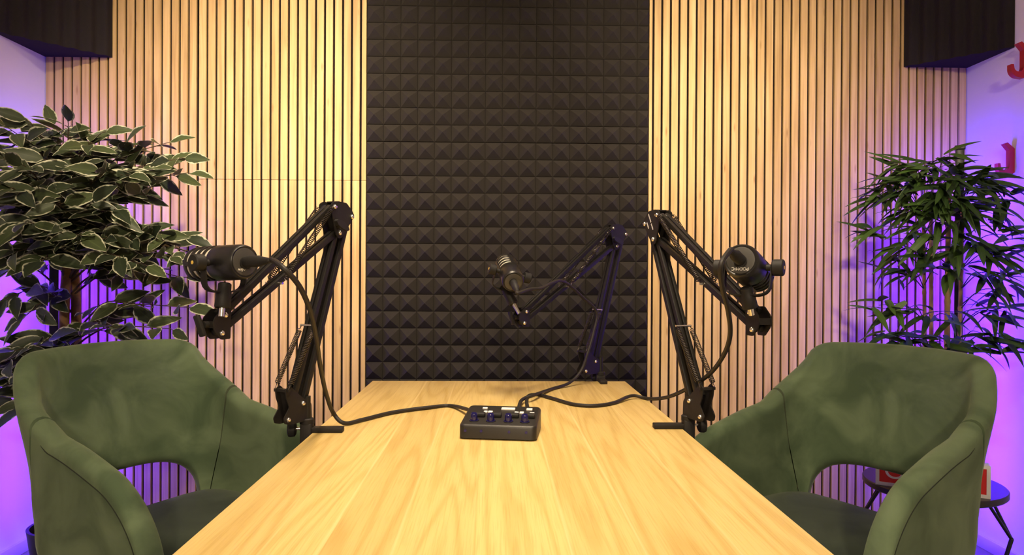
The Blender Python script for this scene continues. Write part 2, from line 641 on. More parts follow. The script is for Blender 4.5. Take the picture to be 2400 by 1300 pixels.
def foam_panel(label, x0, x1, z0, z1, from_top):
    """square pyramids 69.5 mm, 40 mm high, on a 15 mm base"""
    base_y, ridge_y = WALL_Y + .02, WALL_Y - .026
    valley_y = WALL_Y + .004
    c = 0.0697
    mb = MB()
    zs = []
    if from_top:
        z = z1
        while z > z0 + .01:
            zs.append((max(z - c, z0), z)); z -= c
    else:
        z = z0
        while z < z1 - .01:
            zs.append((z, min(z + c, z1))); z += c
    xs = []
    x = x0
    while x < x1 - .004:
        xs.append((x, min(x + c, x1))); x += c
    for a, b in zs:
        for p, q in xs:
            cx = p + c / 2
            cz = (b - c / 2) if from_top else (a + c / 2)
            e = .0014
            if q - p < c * .6 or b - a < c * .6:      # cut pyramids at the border
                v = [(p, valley_y, a), (q, valley_y, a), (q, valley_y - .02 * (q - p) / c, b), (p, valley_y, b)]
                mb.add(v, [(0, 1, 2, 3)])
                continue
            vs = [(p + e, valley_y, a + e), (q - e, valley_y, a + e), (q - e, valley_y, b - e), (p + e, valley_y, b - e), (cx, ridge_y, cz)]
            o = [(p, valley_y + .003, a), (q, valley_y + .003, a), (q, valley_y + .003, b), (p, valley_y + .003, b)]
            mb.add(vs + o, [(0, 1, 4), (1, 2, 4), (2, 3, 4), (3, 0, 4), (5, 6, 1, 0), (6, 7, 2, 1), (7, 8, 3, 2), (8, 5, 0, 3)])
    mb.box(((x0 + x1) / 2, (base_y + valley_y + .003) / 2, (z0 + z1) / 2), (x1 - x0, base_y - valley_y - .003, z1 - z0))
    o = mb.obj('acoustic_foam_panel', M['foam'], sharp=10, recalc=False)
    for p in o.data.polygons:
        p.use_smooth = False
    bm = bmesh.new(); bm.from_mesh(o.data)
    for f in bm.faces:
        if f.normal.y > 0.3 and f.calc_center_median().y < base_y - .005:
            f.normal_flip()
    bm.to_mesh(o.data); bm.free()
    return tag(o, label, 'acoustic panel', 'charcoal pyramid foam on the back wall')


zf = at(1190, 334, WALL_Y).z
foam_panel('charcoal pyramid foam panel, upper of two, reaching the top of the photo', FX0, FX1, zf + .0005, CEIL - .004, False)
foam_panel('charcoal pyramid foam panel, lower of two, behind the end of the table', FX0, FX1, 0.0, zf - .0005, True)

# corner bass traps: triangular wedges with a wavy face


def bass_trap(label, xc, sx, a, b, z0):
    """corner at (xc, WALL_Y); a along back wall, b along side wall; sx=+1 extends to +x"""
    mb = MB()
    n = 60
    A = V((xc + sx * a, WALL_Y - .001, 0)); B = V((xc + sx * .001, WALL_Y - b, 0)); C_ = V((xc + sx * .001, WALL_Y - .001, 0))
    d = B - A
    nrm = V((d.y, -d.x, 0)).normalized()
    if (nrm.x * sx) < 0:
        nrm = -nrm
    prof = []
    for i in range(n + 1):
        t = i / n
        w = .5 - .5 * math.cos(2 * PI * 7 * t)
        prof.append(A + d * t + nrm * (.014 * w))
    ring = prof + [C_]
    m = len(ring)
    z1 = CEIL - .002
    verts = [V((p.x, p.y, z0)) for p in ring] + [V((p.x, p.y, z1)) for p in ring]
    faces = [tuple(range(m)), tuple(range(m, 2 * m))]
    for i in range(m):
        j = (i + 1) % m
        faces.append((i, j, m + j, m + i))
    mb.add(verts, faces)
    o = mb.obj('bass_trap', M['trap'])
    return tag(o, label, 'acoustic panel', 'foam bass traps in the upper corners')


ztrap = at(185, 134, WALL_Y).z
bass_trap('black ridged foam wedge in the upper left corner, above the variegated plant', XL, 1, wx(264, 130) - XL, .30, ztrap)
bass_trap('black ridged foam wedge in the upper right corner, beside the red hooks', XR, -1, XR - wx(2118, 130), .27, ztrap)

# red hooks on the right wall


def red_hook(label, px, py, s):
    y = None
    d = ray(px, py)
    p = CAM_P + d * ((XR - CAM_P.x) / d.x)
    mb = MB()
    # profile in (x toward room, z): 2D outline swept with a depth along y
    outer = [(0, .040), (-.030, .066), (-.044, .060), (-.022, .034), (-.022, -.030)]
    for k in range(13):
        a = PI * k / 12
        outer.append((-.040 + .018 * math.cos(a), -.030 - .018 * math.sin(a)))
    outer += [(-.060, -.020), (-.070, -.020), (-.070, -.036)]
    for k in range(1, 12):
        a = PI + PI * .5 * k / 12 * 1.0
        outer.append((-.036 + .034 * math.cos(a), -.036 + .034 * math.sin(a)))
    outer += [(-.020, -.072), (0, -.058)]
    poly = [(-x * s, z * s) for x, z in outer]
    mb.plate(poly, p, V((-1, 0, 0)), V((0, 0, 1)), .022 * s)
    o = mb.obj('wall_hook', M['hook'])
    return tag(o, label, 'hook', 'red hooks on the right wall')


red_hook('red curved wall hook, lower of two, just above the bamboo plant', 2374, 372, 0.92)
red_hook('red curved wall hook, upper of two, cut off by the photo edge', 2408, 140, 0.98)

# ---------------------------------------------------------------- corner LED floor lamps


def corner_lamp(label, px, py_top, y, sx):
    """black upright whose LED strip faces the corner; sx = side of the corner"""
    p = at(px, py_top, y)
    ztop = p.z
    t = thing('corner_floor_lamp', label, 'floor lamp', (p.x, p.y, 0), 0, 'violet corner lamps')
    iv = inv_of(t)
    cdir = V((sx * .62, 1, 0)).normalized()
    side = V((0, 0, 1)).cross(cdir)
    rot = Matrix((side, cdir, V((0, 0, 1)))).transposed()
    mb = MB(); mb.box((p.x, p.y, ztop / 2 + .01), (.030, .022, ztop - .02), rot, .003); mb.obj('pole', M['lamp'], t, iv)
    mb = MB(); mb.box((p.x, p.y, ztop - .009), (.036, .028, .018), rot, .003); mb.obj('cap', M['lamp'], t, iv)
    mb = MB(); mb.cyl((p.x, p.y, 0.0), (p.x, p.y, .014), .055, .052, 32); mb.obj('base', M['lamp'], t, iv)
    q = p + cdir * .011
    mb = MB()
    poly = [(.012 * math.cos(PI * i / 10), .014 * math.sin(PI * i / 10)) for i in range(11)]
    mb.plate(poly, (q.x, q.y, ztop / 2 + .04), side, cdir, ztop - .16)
    mb.obj('light_strip', M['strip'], t, iv)
    return t


corner_lamp('slim black upright lamp in the right corner, behind the bamboo plant', 2250, 341, 2.67, 1)
corner_lamp('slim black upright lamp in the left corner, behind the variegated plant', 127, 345, 2.65, -1)

# ---------------------------------------------------------------- the table
TZ = 0.7514
TX0, TX1, TY0, TY1 = -.387, .413, .42, 2.227
t = thing('table', 'long light oak plank table in the middle of the room', 'table', (0.013, 1.32, 0))
iv = inv_of(t)
mb = MB(); mb.box(((TX0 + TX1) / 2, (TY0 + TY1) / 2, TZ - .018), (TX1 - TX0, TY1 - TY0, .036), bevel=.0015)
mb.obj('tabletop', M['table'], t, iv)
mb = MB()
for x in (TX0 + .12, TX1 - .12):
    mb.box((x, (TY0 + TY1) / 2, TZ - .051), (.04, TY1 - TY0 - .3, .03), bevel=.002)
for y in (TY0 + .2, TY1 - .2):
    mb.box(((TX0 + TX1) / 2, y, TZ - .051), (TX1 - TX0 - .28, .04, .03), bevel=.002)
mb.obj('frame', M['leg'], t, iv)
for x in (TX0 + .12, TX1 - .12):
    for y in (TY0 + .2, TY1 - .2):
        mb = MB(); mb.box((x, y, (TZ - .066) / 2), (.05, .05, TZ - .066), bevel=.003); mb.obj('leg', M['leg'], t, iv)

# ---------------------------------------------------------------- armchairs
AL, RC, BH = .365, .10, .162          # arm length, corner radius, half of the straight back
S1, S2 = BH, BH + RC * PI / 2
SEND = S2 + AL
SSEAM = S2 - .01
QC, ZCUT, CTOP = .205, .545, .250    # cut-out half width and top, path position of the top corner


def smooth(a, b, x):
    t = max(0, min(1, (x - a) / (b - a)))
    return t * t * (3 - 2 * t)


def plan(s):
    """centre line of the shell in plan, local x across, y forward; s signed path length"""
    q, sg = abs(s), (1 if s >= 0 else -1)
    if q <= S1:
        return V((sg * q, -.235 + .018 * (q / S1) ** 2)), V((0, -1))
    if q <= S2:
        a = (q - S1) / RC
        return V((sg * (BH + RC * math.sin(a)), -.217 + RC * (1 - math.cos(a)))), V((sg * math.sin(a), -math.cos(a)))
    d = q - S2
    return V((sg * (BH + RC + .02 * d / AL), -.217 + RC + d)), V((sg, -.05)).normalized()


def ztop(s):
    q = abs(s)
    c = CTOP
    z = .892 - .010 * min(1, q / c) ** 2
    if q > c - .06:                        # rounded top corner
        e = min(1, (q - (c - .06)) / .06)
        z -= .040 * (1 - math.sqrt(max(0, 1 - e * e)))
    if q > c:                              # side edge slopes down to the arm
        z -= .150 * smooth(c - .035, S2 + .03, q) - .150 * smooth(c - .035, S2 + .03, c)
        if q > S2 - .01:
            z -= ARM_DROP * ((q - S2 + .01) / AL) ** 1.25
    f = SEND - q                           # rounded front of the arm
    if f < .15:
        e = (.15 - f) / .15
        z -= .13 * (1 - math.sqrt(max(0, 1 - e * e)))
    return z


ARM_DROP = .10


def zbot(s):
    q = abs(s)
    if q >= QC:
        return .400
    return .400 + (ZCUT - .400) * (1 - (q / QC) ** 3.4) ** (1 / 3.4)


def shell_pt(s, z):
    p, n = plan(s)
    q = abs(s)
    w = 1 - smooth(S1 - .02, S2 + .10, q)
    rec = max(0, z - .42)
    if S1 < q < S2:                        # the wings open flat towards the top
        t = (q - S1) / (S2 - S1)
        h = smooth(.58, .80, z) * (1 - t ** 4)
        p.y -= RC * (1 - math.cos(t * PI / 2)) * .95 * h
        p.x += (1 if s > 0 else -1) * h * max(0, (q - S1) * .82 - RC * math.sin(t * PI / 2))
    y = p.y - w * (.24 * rec) - .03 * w
    # the back widens towards its top corners
    x = p.x * (1 + .10 * (z - .45) * (1 - w) + .12 * w * max(0, z - .62))
    nn = V((n.x, n.y, .22 * w)).normalized()
    return V((x, y, z)), nn


def slant(s, f):
    """the seam between back and arm leans: shift path position at height fraction f (0 bottom, 1 top)"""
    q, sg = abs(s), (1 if s >= 0 else -1)
    k = SSEAM - QC - .022
    w = smooth(QC, SSEAM, q) if q <= SSEAM else 1 - smooth(SSEAM, SSEAM + .26, q)
    return s - sg * k * w * (1 - f) ** 1.3


def shell_mesh(s_list, t, nz=22):
    mb = MB()
    th = t / 2
    rings = []
    for s in s_list:
        zt, zb = ztop(s), zbot(s)
        ring = []
        for k in range(nz + 1):                 # inner face, bottom to top
            z = zb + th + (zt - zb - 2 * th) * k / nz
            p, n = shell_pt(slant(s, k / nz), z)
            ring.append(p - n * th)
        for k in range(1, 8):                   # rounded top edge
            a = PI * k / 8
            p, n = shell_pt(s, zt - th)
            ring.append(p - n * th * math.cos(a) + V((0, 0, th * math.sin(a))))
        for k in range(nz, -1, -1):
            z = zb + th + (zt - zb - 2 * th) * k / nz
            p, n = shell_pt(slant(s, k / nz), z)
            ring.append(p + n * th)
        for k in range(1, 8):
            a = PI * k / 8
            p, n = shell_pt(slant(s, 0), zb + th)
            ring.append(p + n * th * math.cos(a) - V((0, 0, th * math.sin(a))))
        rings.append(ring)
    m = len(rings[0])
    verts = [v for r in rings for v in r]
    faces = []
    for i in range(len(rings) - 1):
        for k in range(m):
            k2 = (k + 1) % m
            faces.append((i * m + k, i * m + k2, (i + 1) * m + k2, (i + 1) * m + k))
    faces.append(tuple(range(m)))
    faces.append(tuple((len(rings) - 1) * m + k for k in range(m)))
    mb.add(verts, faces)
    return mb


def make_chair(label, loc, rotz):
    c = thing('armchair', label, 'armchair', loc, rotz, 'green velvet armchairs')
    qc = QC
    half = [qc * math.sin(PI / 2 * i / 26) for i in range(27)]
    half += [qc + (SSEAM - qc) * i / 8 for i in range(1, 9)]
    ss = [-q for q in reversed(half[1:])] + half
    shell_mesh(ss, .056).obj('backrest', M['velvet'], c, sharp=60)
    for sg in (-1, 1):
        L = SEND - SSEAM - .0028
        qs = [SSEAM + .0028 + L * math.sin(PI / 2 * i / 22) for i in range(23)]
        shell_mesh([sg * q for q in qs], .058).obj('armrest', M['velvet'], c, sharp=60)
        arm = bpy.data.objects[-1] if False else c.children[-1]
        mb = MB()
        pts = []
        for i in range(40):
            q_ = SSEAM + .012 + (SEND - SSEAM - .02) * i / 39
            p_, n_ = shell_pt(sg * q_, ztop(sg * q_) - .036)
            pts.append(p_ + n_ * .0287)
        mb.tube(pts, .0016, 6)
        mb.obj('seam', M['seam'], arm)
    # seat cushion
    mb = MB()
    bm = bmesh.new()
    bmesh.ops.create_cube(bm, size=1.0)
    bmesh.ops.subdivide_edges(bm, edges=list(bm.edges), cuts=9, use_grid_fill=True)
    for v in bm.verts:
        x, y, z = v.co * 2
        # superellipse plan, crowned top
        k = (abs(x) ** 7 + abs(y) ** 7) ** (1 / 7)
        k = max(k, 1e-6)
        m_ = max(abs(x), abs(y)) / k
        top = 1 - (max(abs(x), abs(y)) ** 6) * .45
        v.co = V((x * m_ * .262 * (1 - .10 * abs(z) ** 6), .015 + y * m_ * .262 * (1 - .10 * abs(z) ** 6), .418 + z * .052 * top))
    mb._merge(bm, Matrix.Identity(4))
    mb.obj('seat', M['velvet_seat'], c, sharp=60)
    mb = MB(); mb.box((0, .01, .372), (.44, .44, .018), bevel=.006); mb.obj('seat_frame', M['leg'], c)
    for sx in (-1, 1):
        for sy in (-1, 1):
            mb = MB(); mb.cyl((sx * .19, .01 + sy * .19, .366), (sx * .25, .01 + sy * .26, 0), .015, .009, 16)
            mb.obj('leg', M['leg'], c)
    return c


make_chair('dark green velvet armchair left of the table, in front of the variegated plant', (-.777, 1.828, 0), R_(-119.5))
make_chair('dark green velvet armchair right of the table, in front of the side table', (.845, 1.793, 0), R_(121))

# ---------------------------------------------------------------- boom arms
UZ = V((0, 0, 1))


def bolt(mb, p, n, r=.0055, h=.006):
    """domed bolt head standing on p along n"""
    mb.lathe([(0, r), (h * .4, r), (h * .75, r * .75), (h, r * .3)], p, n, 14)


def boom_arm(label, b1, e1, rpx, post_xy, jaw_dir, knob_dir, lettering=False, wing=1, group='black boom arms clamped to the table'):
    """b1,e1: 3D pivots at base and end; rpx: photo position of the rear elbow pivot;
    everything lies in the vertical plane through b1 and e1"""
    u = V((e1.x - b1.x, e1.y - b1.y, 0)).normalized()
    n = u.cross(UZ)                 # horizontal, across the arm plane
    if n.y > 0:
        n_cam = -n
    else:
        n_cam = n
    # elbow = ray x plane of the near cheeks; then step back to the middle plane
    d = ray(*rpx)
    k = (b1 - CAM_P).dot(n) / d.dot(n)
    R = CAM_P + d * k - n_cam * .0165
    b1 = b1 - n_cam * .0165
    e1 = e1 - n_cam * .0165

    def q(o, s, z, w=0.0):
        return o + u * s + UZ * z + n_cam * w
    T, Bm = q(R, .068, .017), q(R, .048, -.040)
    E2 = q(e1, .008, -.032)
    root = thing('boom_arm', label, 'microphone boom arm', (post_xy[0], post_xy[1], TZ), 0, group)
    iv = inv_of(root)
    px_, py_ = post_xy
    # clamp: body, upper jaw on the table, lower jaw, post
    jd = V((*jaw_dir, 0)).normalized()
    js = UZ.cross(jd)
    rot = Matrix((jd, js, UZ)).transposed()
    P0 = V((px_, py_, 0))
    mb = MB()
    mb.box((px_, py_, TZ - .022), (.024, .028, .084), rot, .003)
    mb.lathe([(0, .015), (.010, .015), (.012, .0125)], (px_, py_, TZ + .018), UZ, 24)
    c0 = P0 + jd * .042
    mb.box((c0.x, c0.y, TZ + .0056), (.070, .022, .011), rot, .002)
    mb.box((c0.x, c0.y, TZ - .070), (.070, .022, .011), rot, .002)
    cl = mb.obj('clamp', M['black'], root, iv)
    mb = MB()
    cs = P0 + jd * .058
    mb.cyl((cs.x, cs.y, TZ - .115), (cs.x, cs.y, TZ - .045), .005, .005, 12)
    mb.cyl((cs.x, cs.y, TZ - .045), (cs.x, cs.y, TZ - .0375), .012, .012, 16)
    mb.box((cs.x, cs.y, TZ - .115), (.04, .008, .008), rot, .002)
    mb.obj('clamp_screw', M['steel'], root, iv)
    mb = MB()
    kd = V((*knob_dir, 0)).normalized()
    k0 = V((px_, py_, TZ + .008)) + kd * .012
    mb.cyl(k0, k0 + kd * .012, .0035, .0035, 12)
    mb.obj('knob_stem', M['chrome'], root, iv)
    mb = MB()
    mb.lathe([(.010, .012), (.013, .0165), (.022, .0175), (.026, .016), (.028, .010)], k0, kd, 24)
    mb.obj('clamp_knob', M['rubber'], root, iv)
    mb = MB()
    mb.cyl((px_, py_, TZ + .02), (px_, py_, b1.z + .012), .0075, .0075, 20)
    mb.obj('post', M['rod'], root, iv)
    # base bracket: two cheeks
    poly = [(.055, .036), (.042, .043), (-.006, .008), (-.018, .008), (-.030, -.006), (-.032, -.040), (.042, -.037), (.056, -.033), (.060, -.022), (.042, -.002), (.052, .018)]
    mb = MB()
    for w in (-.0125, .0125):
        mb.plate(poly, q(b1, 0, 0, w), u, UZ, .0022, .003)
    back = (q(b1, -.018, -.016))
    mb.bar(q(b1, -.026, -.036), q(b1, -.026, -.006), .024, .008, n)
    mb.bar(q(b1, .048, .034, -.018), q(b1, .048, .034, .018), .008, .006, u)
    mb.obj('base_bracket', M['black'], root, iv)
    # lower rods
    L0a, L0b = q(b1, -.013, .0), q(b1, .020, .014)
    for (a, b) in ((L0a, R), (L0b, Bm)):
        mb = MB()
        for w in (-.0060, .0060):
            mb.bar(a + n * w, b + n * w, .0085, .0130, n, .0015)
        mb.obj('lower_rod', M['rod'], root, iv)
    # upper rods
    for (a, b) in ((T, e1), (Bm, E2)):
        mb = MB()
        for w in (-.0060, .0060):
            mb.bar(a + n * w, b + n * w, .0085, .0130, n, .0015)
        mb.obj('upper_rod', M['rod'], root, iv)
    # elbow bracket
    poly = [(-.012, .002), (-.004, .013), (.020, .030), (.066, .030), (.080, .022), (.078, .006), (.060, -.046), (.050, -.053), (.038, -.050)]
    mb = MB()
    for w in (-.0155, .0155):
        mb.plate(poly, q(R, 0, 0, w), u, UZ, .0024, .004)
    mb.bar(q(R, -.008, .006), q(R, .020, .029), .031, .003, n)
    mb.bar(q(R, .020, .029), q(R, .052, .030), .031, .003, n)
    elbow = mb.obj('elbow_bracket', M['black'], root, iv)
    if lettering:
        mb = MB()
        dd = V((.60, -.80))
        for (s0, z0, cnt) in ((.020, .022, 7), (.036, -.003, 5), (.012, .001, 5)):
            for i in range(cnt):
                o = q(R, s0 + i * .0034 * .62, z0 - i * .0034 * .9, .0169)
                e1x = (u * .62 - UZ * .9).normalized()
                e1y = e1x.cross(n_cam).normalized()
                h = .0042 if (i * 7 + cnt) % 3 else .0034
                mb.plate([(-.0013, -h / 2), (.0013, -h / 2), (.0013, h / 2), (-.0013, h / 2)], o, e1x, e1y, .0003)
        mb.obj('printed_lettering', M['white'], elbow, Matrix.Identity(4))
        bpy.data.objects[elbow.name].children  # lettering sits on the bracket
    # elbow wing nut
    if wing:
        w0 = q(R, .058, -.022, .0165)
        mb = MB()
        mb.cyl(w0, w0 + n_cam * .012, .007, .006, 16)
        wp = [(-.026, .006), (-.020, .011), (.0, .008), (.020, -.004), (.024, -.011), (.016, -.014), (.0, -.010), (-.018, -.003)]
        mb.plate(wp, w0 + n_cam * .014, u * -1, UZ, .008, .002)
        mb.obj('wing_nut', M['rubber'], root, iv)
    # end bracket
    poly = [(-.016, .010), (.006, .011), (.024, -.004), (.029, -.016), (.024, -.028), (.008, -.044), (-.014, -.044)]
    mb = MB()
    for w in (-.0125, .0125):
        mb.plate(poly, q(e1, 0, 0, w), u, UZ, .0024, .003)
    mb.bar(q(e1, .025, -.022), q(e1, .025, -.010), .024, .004, n)
    mb.obj('end_bracket', M['black'], root, iv)
    # end wing nut on a short axle across the plane
    w0 = q(e1, .037, -.016)
    if wing:
      mb = MB()
      mb.cyl(q(e1, .022, -.016), w0, .006, .006, 14)
      mb.bar(w0 + u * .004 - UZ * .020 - n * .004, w0 + u * .010 + UZ * .018 + n * .006, .012, .009, n, .003)
      mb.obj('wing_nut', M['rubber'], root, iv)
    # bolts on both cheeks
    for (o, w) in ((R, .0167), (T, .0167), (Bm, .0167), (e1, .0137), (E2, .0137), (b1, .0137), (q(b1, .047, -.026), .0137)):
        for sg in (1, -1):
            mb = MB()
            bolt(mb, o + n_cam * (w * sg), n_cam * sg)
            mb.obj('bolt', M['chrome'], root, iv)
    # springs: two on the upper half, two on the lower half
    up_lo = Bm + (E2 - Bm) * .56
    lo_hi = L0b + (Bm - L0b) * .42
    for w in (-.019, .019):
        mb = MB(); mb.spring(T + n * w + u * .004 + UZ * .004, up_lo + n * w, .0052, .0010, 46); mb.obj('spring', M['steel'], root, iv)
    for w in (-.017, .017):
        mb = MB(); mb.spring(q(b1, .050, .037) + n * w, lo_hi + n * w + u * .006, .0052, .0010, 34); mb.obj('spring', M['steel'], root, iv)
    for c_, w in ((T, .023), (up_lo, .021), (lo_hi + u * .006, .019)):
        mb = MB()
        mb.cyl(c_ - n * w, c_ + n * w, .0026, .0026, 10)
        mb.obj('spring_pin', M['chrome'], root, iv)
    return dict(u=u, n=n, R=R, T=T, Bm=Bm, E1=e1, E2=E2, tip=q(e1, .030, -.008), up_lo=up_lo, lo_hi=lo_hi)


LB, LE = at(712, 945, 1.487), at(530, 738, 1.28)
lp = (min(LB.x + .005, TX0 - .0135), 1.508)
ARM_L = boom_arm('black spring boom arm clamped to the left edge of the table', LB, LE, (824, 508), lp, (1, 0), (-1, -.15))
RB, RE = at(1614, 939, 1.52), at(1755, 731, 1.30)
rp = (TX1 + .0135, 1.545)
ARM_R = boom_arm('black spring boom arm with white lettering, clamped to the right edge of the table', RB, RE, (1512, 525), rp, (-1, 0), (1, 0), lettering=True, wing=0)
FB, FE = at(1397, 847, 2.215), at(1235, 730, 2.0)
fp = (at(1407, 870, 2.2415).x, TY1 + .0135)
ARM_F = boom_arm('black spring boom arm clamped to the far end of the table', FB, FE, (1466, 549), fp, (0, -1), (-.3, 1))

# ---------------------------------------------------------------- microphones


def microphone(label, centre, axis, side_roll, stud_to, lettering=None, group='black broadcast microphones on boom arms'):
    """centre: middle of the yoke's pivot axis; axis: towards the grille"""
    a = V(axis).normalized()
    k = a.cross(UZ).normalized()
    k = Matrix.Rotation(R_(side_roll), 3, a) @ k
    dn = a.cross(k).normalized()
    if dn.z > 0:
        dn = -dn
    root = thing('microphone', label, 'microphone', stud_to, 0, group)
    iv = inv_of(root)
    c = V(centre)

    def P(x, y=0.0, z=0.0):          # x along axis, y along pivot axis, z away from the yoke
        return c + a * x + k * y - dn * z
    mb = MB()
    mb.lathe([(-.058, .0245), (-.0585, .0255), (-.059, .0275), (-.057, .0295), (-.050, .0312), (-.02, .0318), (.008, .0318), (.010, .0305)], c, a, 48)
    body = mb.obj('body', M['mic'], root, iv, sharp=50)
    mb = MB()
    mb.lathe([(-.0578, .0246), (-.0592, .024), (-.0594, .0232), (-.0594, .0005)], c, a, 48)
    mb.obj('rear_plate', M['micplate'], root, iv)
    mb = MB()
    mb.lathe([(.008, .0285), (.070, .0285), (.076, .027), (.080, .022), (.082, .010), (.0825, .001)], c, a, 40)
    mb.obj('grille', M['grille'], root, iv)
    mb = MB()
    for (x0, x1) in ((.0195, .0255), (.036, .042), (.0525, .060)):
        mb.lathe([(x0, .0287), (x0, .0312), (x0 + .001, .0318), (x1 - .001, .0318), (x1, .0312), (x1, .0287)], c, a, 40, caps=False)
    mb.lathe([(.068, .0287), (.068, .0312), (.070, .0316), (.076, .0305), (.081, .0262), (.0835, .020), (.083, .018)], c, a, 40, caps=False)
    for ang in (0, 90, 180, 270):
        rot = Matrix.Rotation(R_(ang), 3, a)
        o = rot @ k
        mb.bar(P(.006) + o * .0302, P(.070) + o * .0302, .008, .0035, a.cross(o))
    mb.obj('grille_cage', M['mic'], root, iv)
    # yoke
    mb = MB()
    r = .041
    pts = [P(0, -r, .004), P(0, -r, -.022)]
    for i in range(1, 12):
        t = PI * i / 12
        pts.append(P(0, -r * math.copysign(abs(math.cos(t)) ** .55, math.cos(t)), -.022 - .030 * math.sin(t) ** .62))
    pts += [P(0, r, -.022), P(0, r, .004)]
    n_ = len(pts)
    verts, faces = [], []
    for i, p in enumerate(pts):
        tg = (pts[min(i + 1, n_ - 1)] - pts[max(i - 1, 0)]).normalized()
        nn = a.cross(tg).normalized()
        for (sx, st) in ((-1, -1), (1, -1), (1, 1), (-1, 1)):
            verts.append(p + a * (.0075 * sx) + nn * (.0012 * st))
    for i in range(n_ - 1):
        for e in range(4):
            f = (e + 1) % 4
            faces.append((i * 4 + e, i * 4 + f, i * 4 + 4 + f, i * 4 + 4 + e))
    faces += [(0, 1, 2, 3), tuple((n_ - 1) * 4 + e for e in range(4))]
    mb.add(verts, faces)
    mb.obj('yoke', M['black'], root, iv)
    for sg in (-1, 1):
        mb = MB()
        mb.lathe([(.030, .006), (.042, .006), (.0422, .0135), (.044, .0150), (.060, .0150), (.062, .0132), (.0622, .002)], c, k * sg, 24)
        kn = mb.obj('pivot_knob', M['rubber'], root, iv, sharp=25)
        mb = MB()
        mb.lathe([(.0620, .0034), (.0628, .0032), (.0629, .0005)], c, k * sg, 16)
        mb.obj('centre_dot', M['yellow'] if sg == (1 if k.y < 0 else -1) else M['chrome'], kn, Matrix.Identity(4))
    # swivel sleeve and stud down to the arm
    top = P(0, 0, -.046)
    st = V(stud_to)
    dv = (st - top).normalized()
    Ls = (st - top).length
    cut = min(.052, Ls * .68)
    mb = MB()
    mb.lathe([(-.010, .0095), (-.008, .0115), (.004, .0118), (.006, .0130), (cut - .002, .0140), (cut, .0130)], top, dv, 28)
    mb.obj('swivel_sleeve', M['rubber'], root, iv)
    mb = MB()
    mb.cyl(top + dv * cut * .9, st, .0055, .0055, 18)
    mb.obj('stud', M['chrome'], root, iv)
    # socket on the rear plate
    mb = MB()
    mb.lathe([(.0585, .0115), (.062, .0115), (.062, .009)], c - dn * -.002, -a, 24)
    mb.obj('socket', M['rubber'], root, iv)
    if lettering:
        for txt, size, dx, dz in lettering:
            cu = bpy.data.curves.new('lettering', 'FONT')
            cu.body = txt
            cu.size = size
            cu.extrude = .0001
            cu.align_x = 'CENTER'
            cu.align_y = 'CENTER'
            tmp = bpy.data.objects.new('lettering', cu)
            COL.objects.link(tmp)
            dg = bpy.context.evaluated_depsgraph_get()
            me = bpy.data.meshes.new_from_object(tmp.evaluated_get(dg))
            bpy.data.objects.remove(tmp)
            me.materials.clear()
            me.materials.append(M['white'])
            # upside-down on the rear plate, readable when the microphone hangs the other way up
            zx, zy, zz = k * -1, dn, -a
            if zx.cross(zy).dot(zz) < 0:
                zx = -zx
            rot = Matrix((zx, zy, zz)).transposed().to_4x4()
            o = bpy.data.objects.new('printed_lettering', me)
            COL.objects.link(o)
            pos = c - a * .0598 + zx * dx + dn * dz
            o.parent = body
            o.matrix_world = Matrix.Identity(4)
            me.transform(Matrix.Translation(pos) @ rot)
            o.matrix_parent_inverse = (Matrix.Translation(root.location) @ iv).inverted()
    return dict(c=c, a=a, k=k, dn=dn, plug=c - a * .062, root=root)


def mic_centre(px, py, y):
    return at(px, py, y)


MIC_L = microphone('black cylindrical microphone on the left boom arm, beside the variegated plant',
                   at(525, 616, 1.275), (-.83, .55, -.03), 0, at(519, 742, 1.262), lettering=[('o&w', .008, .008, .014)])
MIC_R = microphone('black cylindrical microphone on the right boom arm, its rear plate facing the camera',
                   at(1754, 627, 1.275), (.53, .82, -.21), 0, at(1762, 738, 1.272), lettering=[('PODMIC', .0078, .0, .0155)])
MIC_F = microphone('black cylindrical microphone on the far boom arm, grille tilted up towards the foam',
                   at(1195, 641, 1.975), (-.018, .112, .048), 14, at(1217, 735, 1.965))

# ---------------------------------------------------------------- audio mixer on the table
t = thing('audio_mixer', 'small black sloping audio mixer with four blue knobs on the table', 'audio mixer', (0, 0, 0), 0)
fl, fr = atz(1075, 1029, TZ), atz(1257, 1035, TZ)
ex = (fr - fl).normalized()
ey = UZ.cross(ex).normalized()
MW, MD, MH0, MH1 = (fr - fl).length, .132, .030, .047
org = (fl + fr) / 2
t.location = (org.x, org.y, TZ)
t.rotation_euler = (0, 0, math.atan2(ex.y, ex.x))
bm = bmesh.new()
x = MW / 2
vs = [(-x, 0, .003), (x, 0, .003), (x, MD, .003), (-x, MD, .003), (-x, .002, MH0), (x, .002, MH0), (x, MD, MH1), (-x, MD, MH1)]
vv = [bm.verts.new(v) for v in vs]
for f in ((0, 1, 2, 3), (4, 5, 6, 7), (0, 1, 5, 4), (1, 2, 6, 5), (2, 3, 7, 6), (3, 0, 4, 7)):
    bm.faces.new([vv[i] for i in f])
bmesh.ops.recalc_face_normals(bm, faces=bm.faces)
ve = [e for e in bm.edges if abs(e.verts[0].co.z - e.verts[1].co.z) > .02 and abs(e.verts[0].co.x - e.verts[1].co.x) < 1e-5 and abs(e.verts[0].co.y - e.verts[1].co.y) < .01]
bmesh.ops.bevel(bm, geom=ve, offset=.012, segments=5, profile=.5, affect='EDGES')
top = [e for e in bm.edges if all(v.co.z > MH0 - .002 for v in e.verts)]
bmesh.ops.bevel(bm, geom=top, offset=.005, segments=3, profile=.5, affect='EDGES')
mb = MB(); mb._merge(bm, Matrix.Identity(4)); mb.obj('casing', M['casing'], t)
slope = math.atan2(MH1 - MH0, MD)
ROT = Matrix.Rotation(slope, 3, 'X')


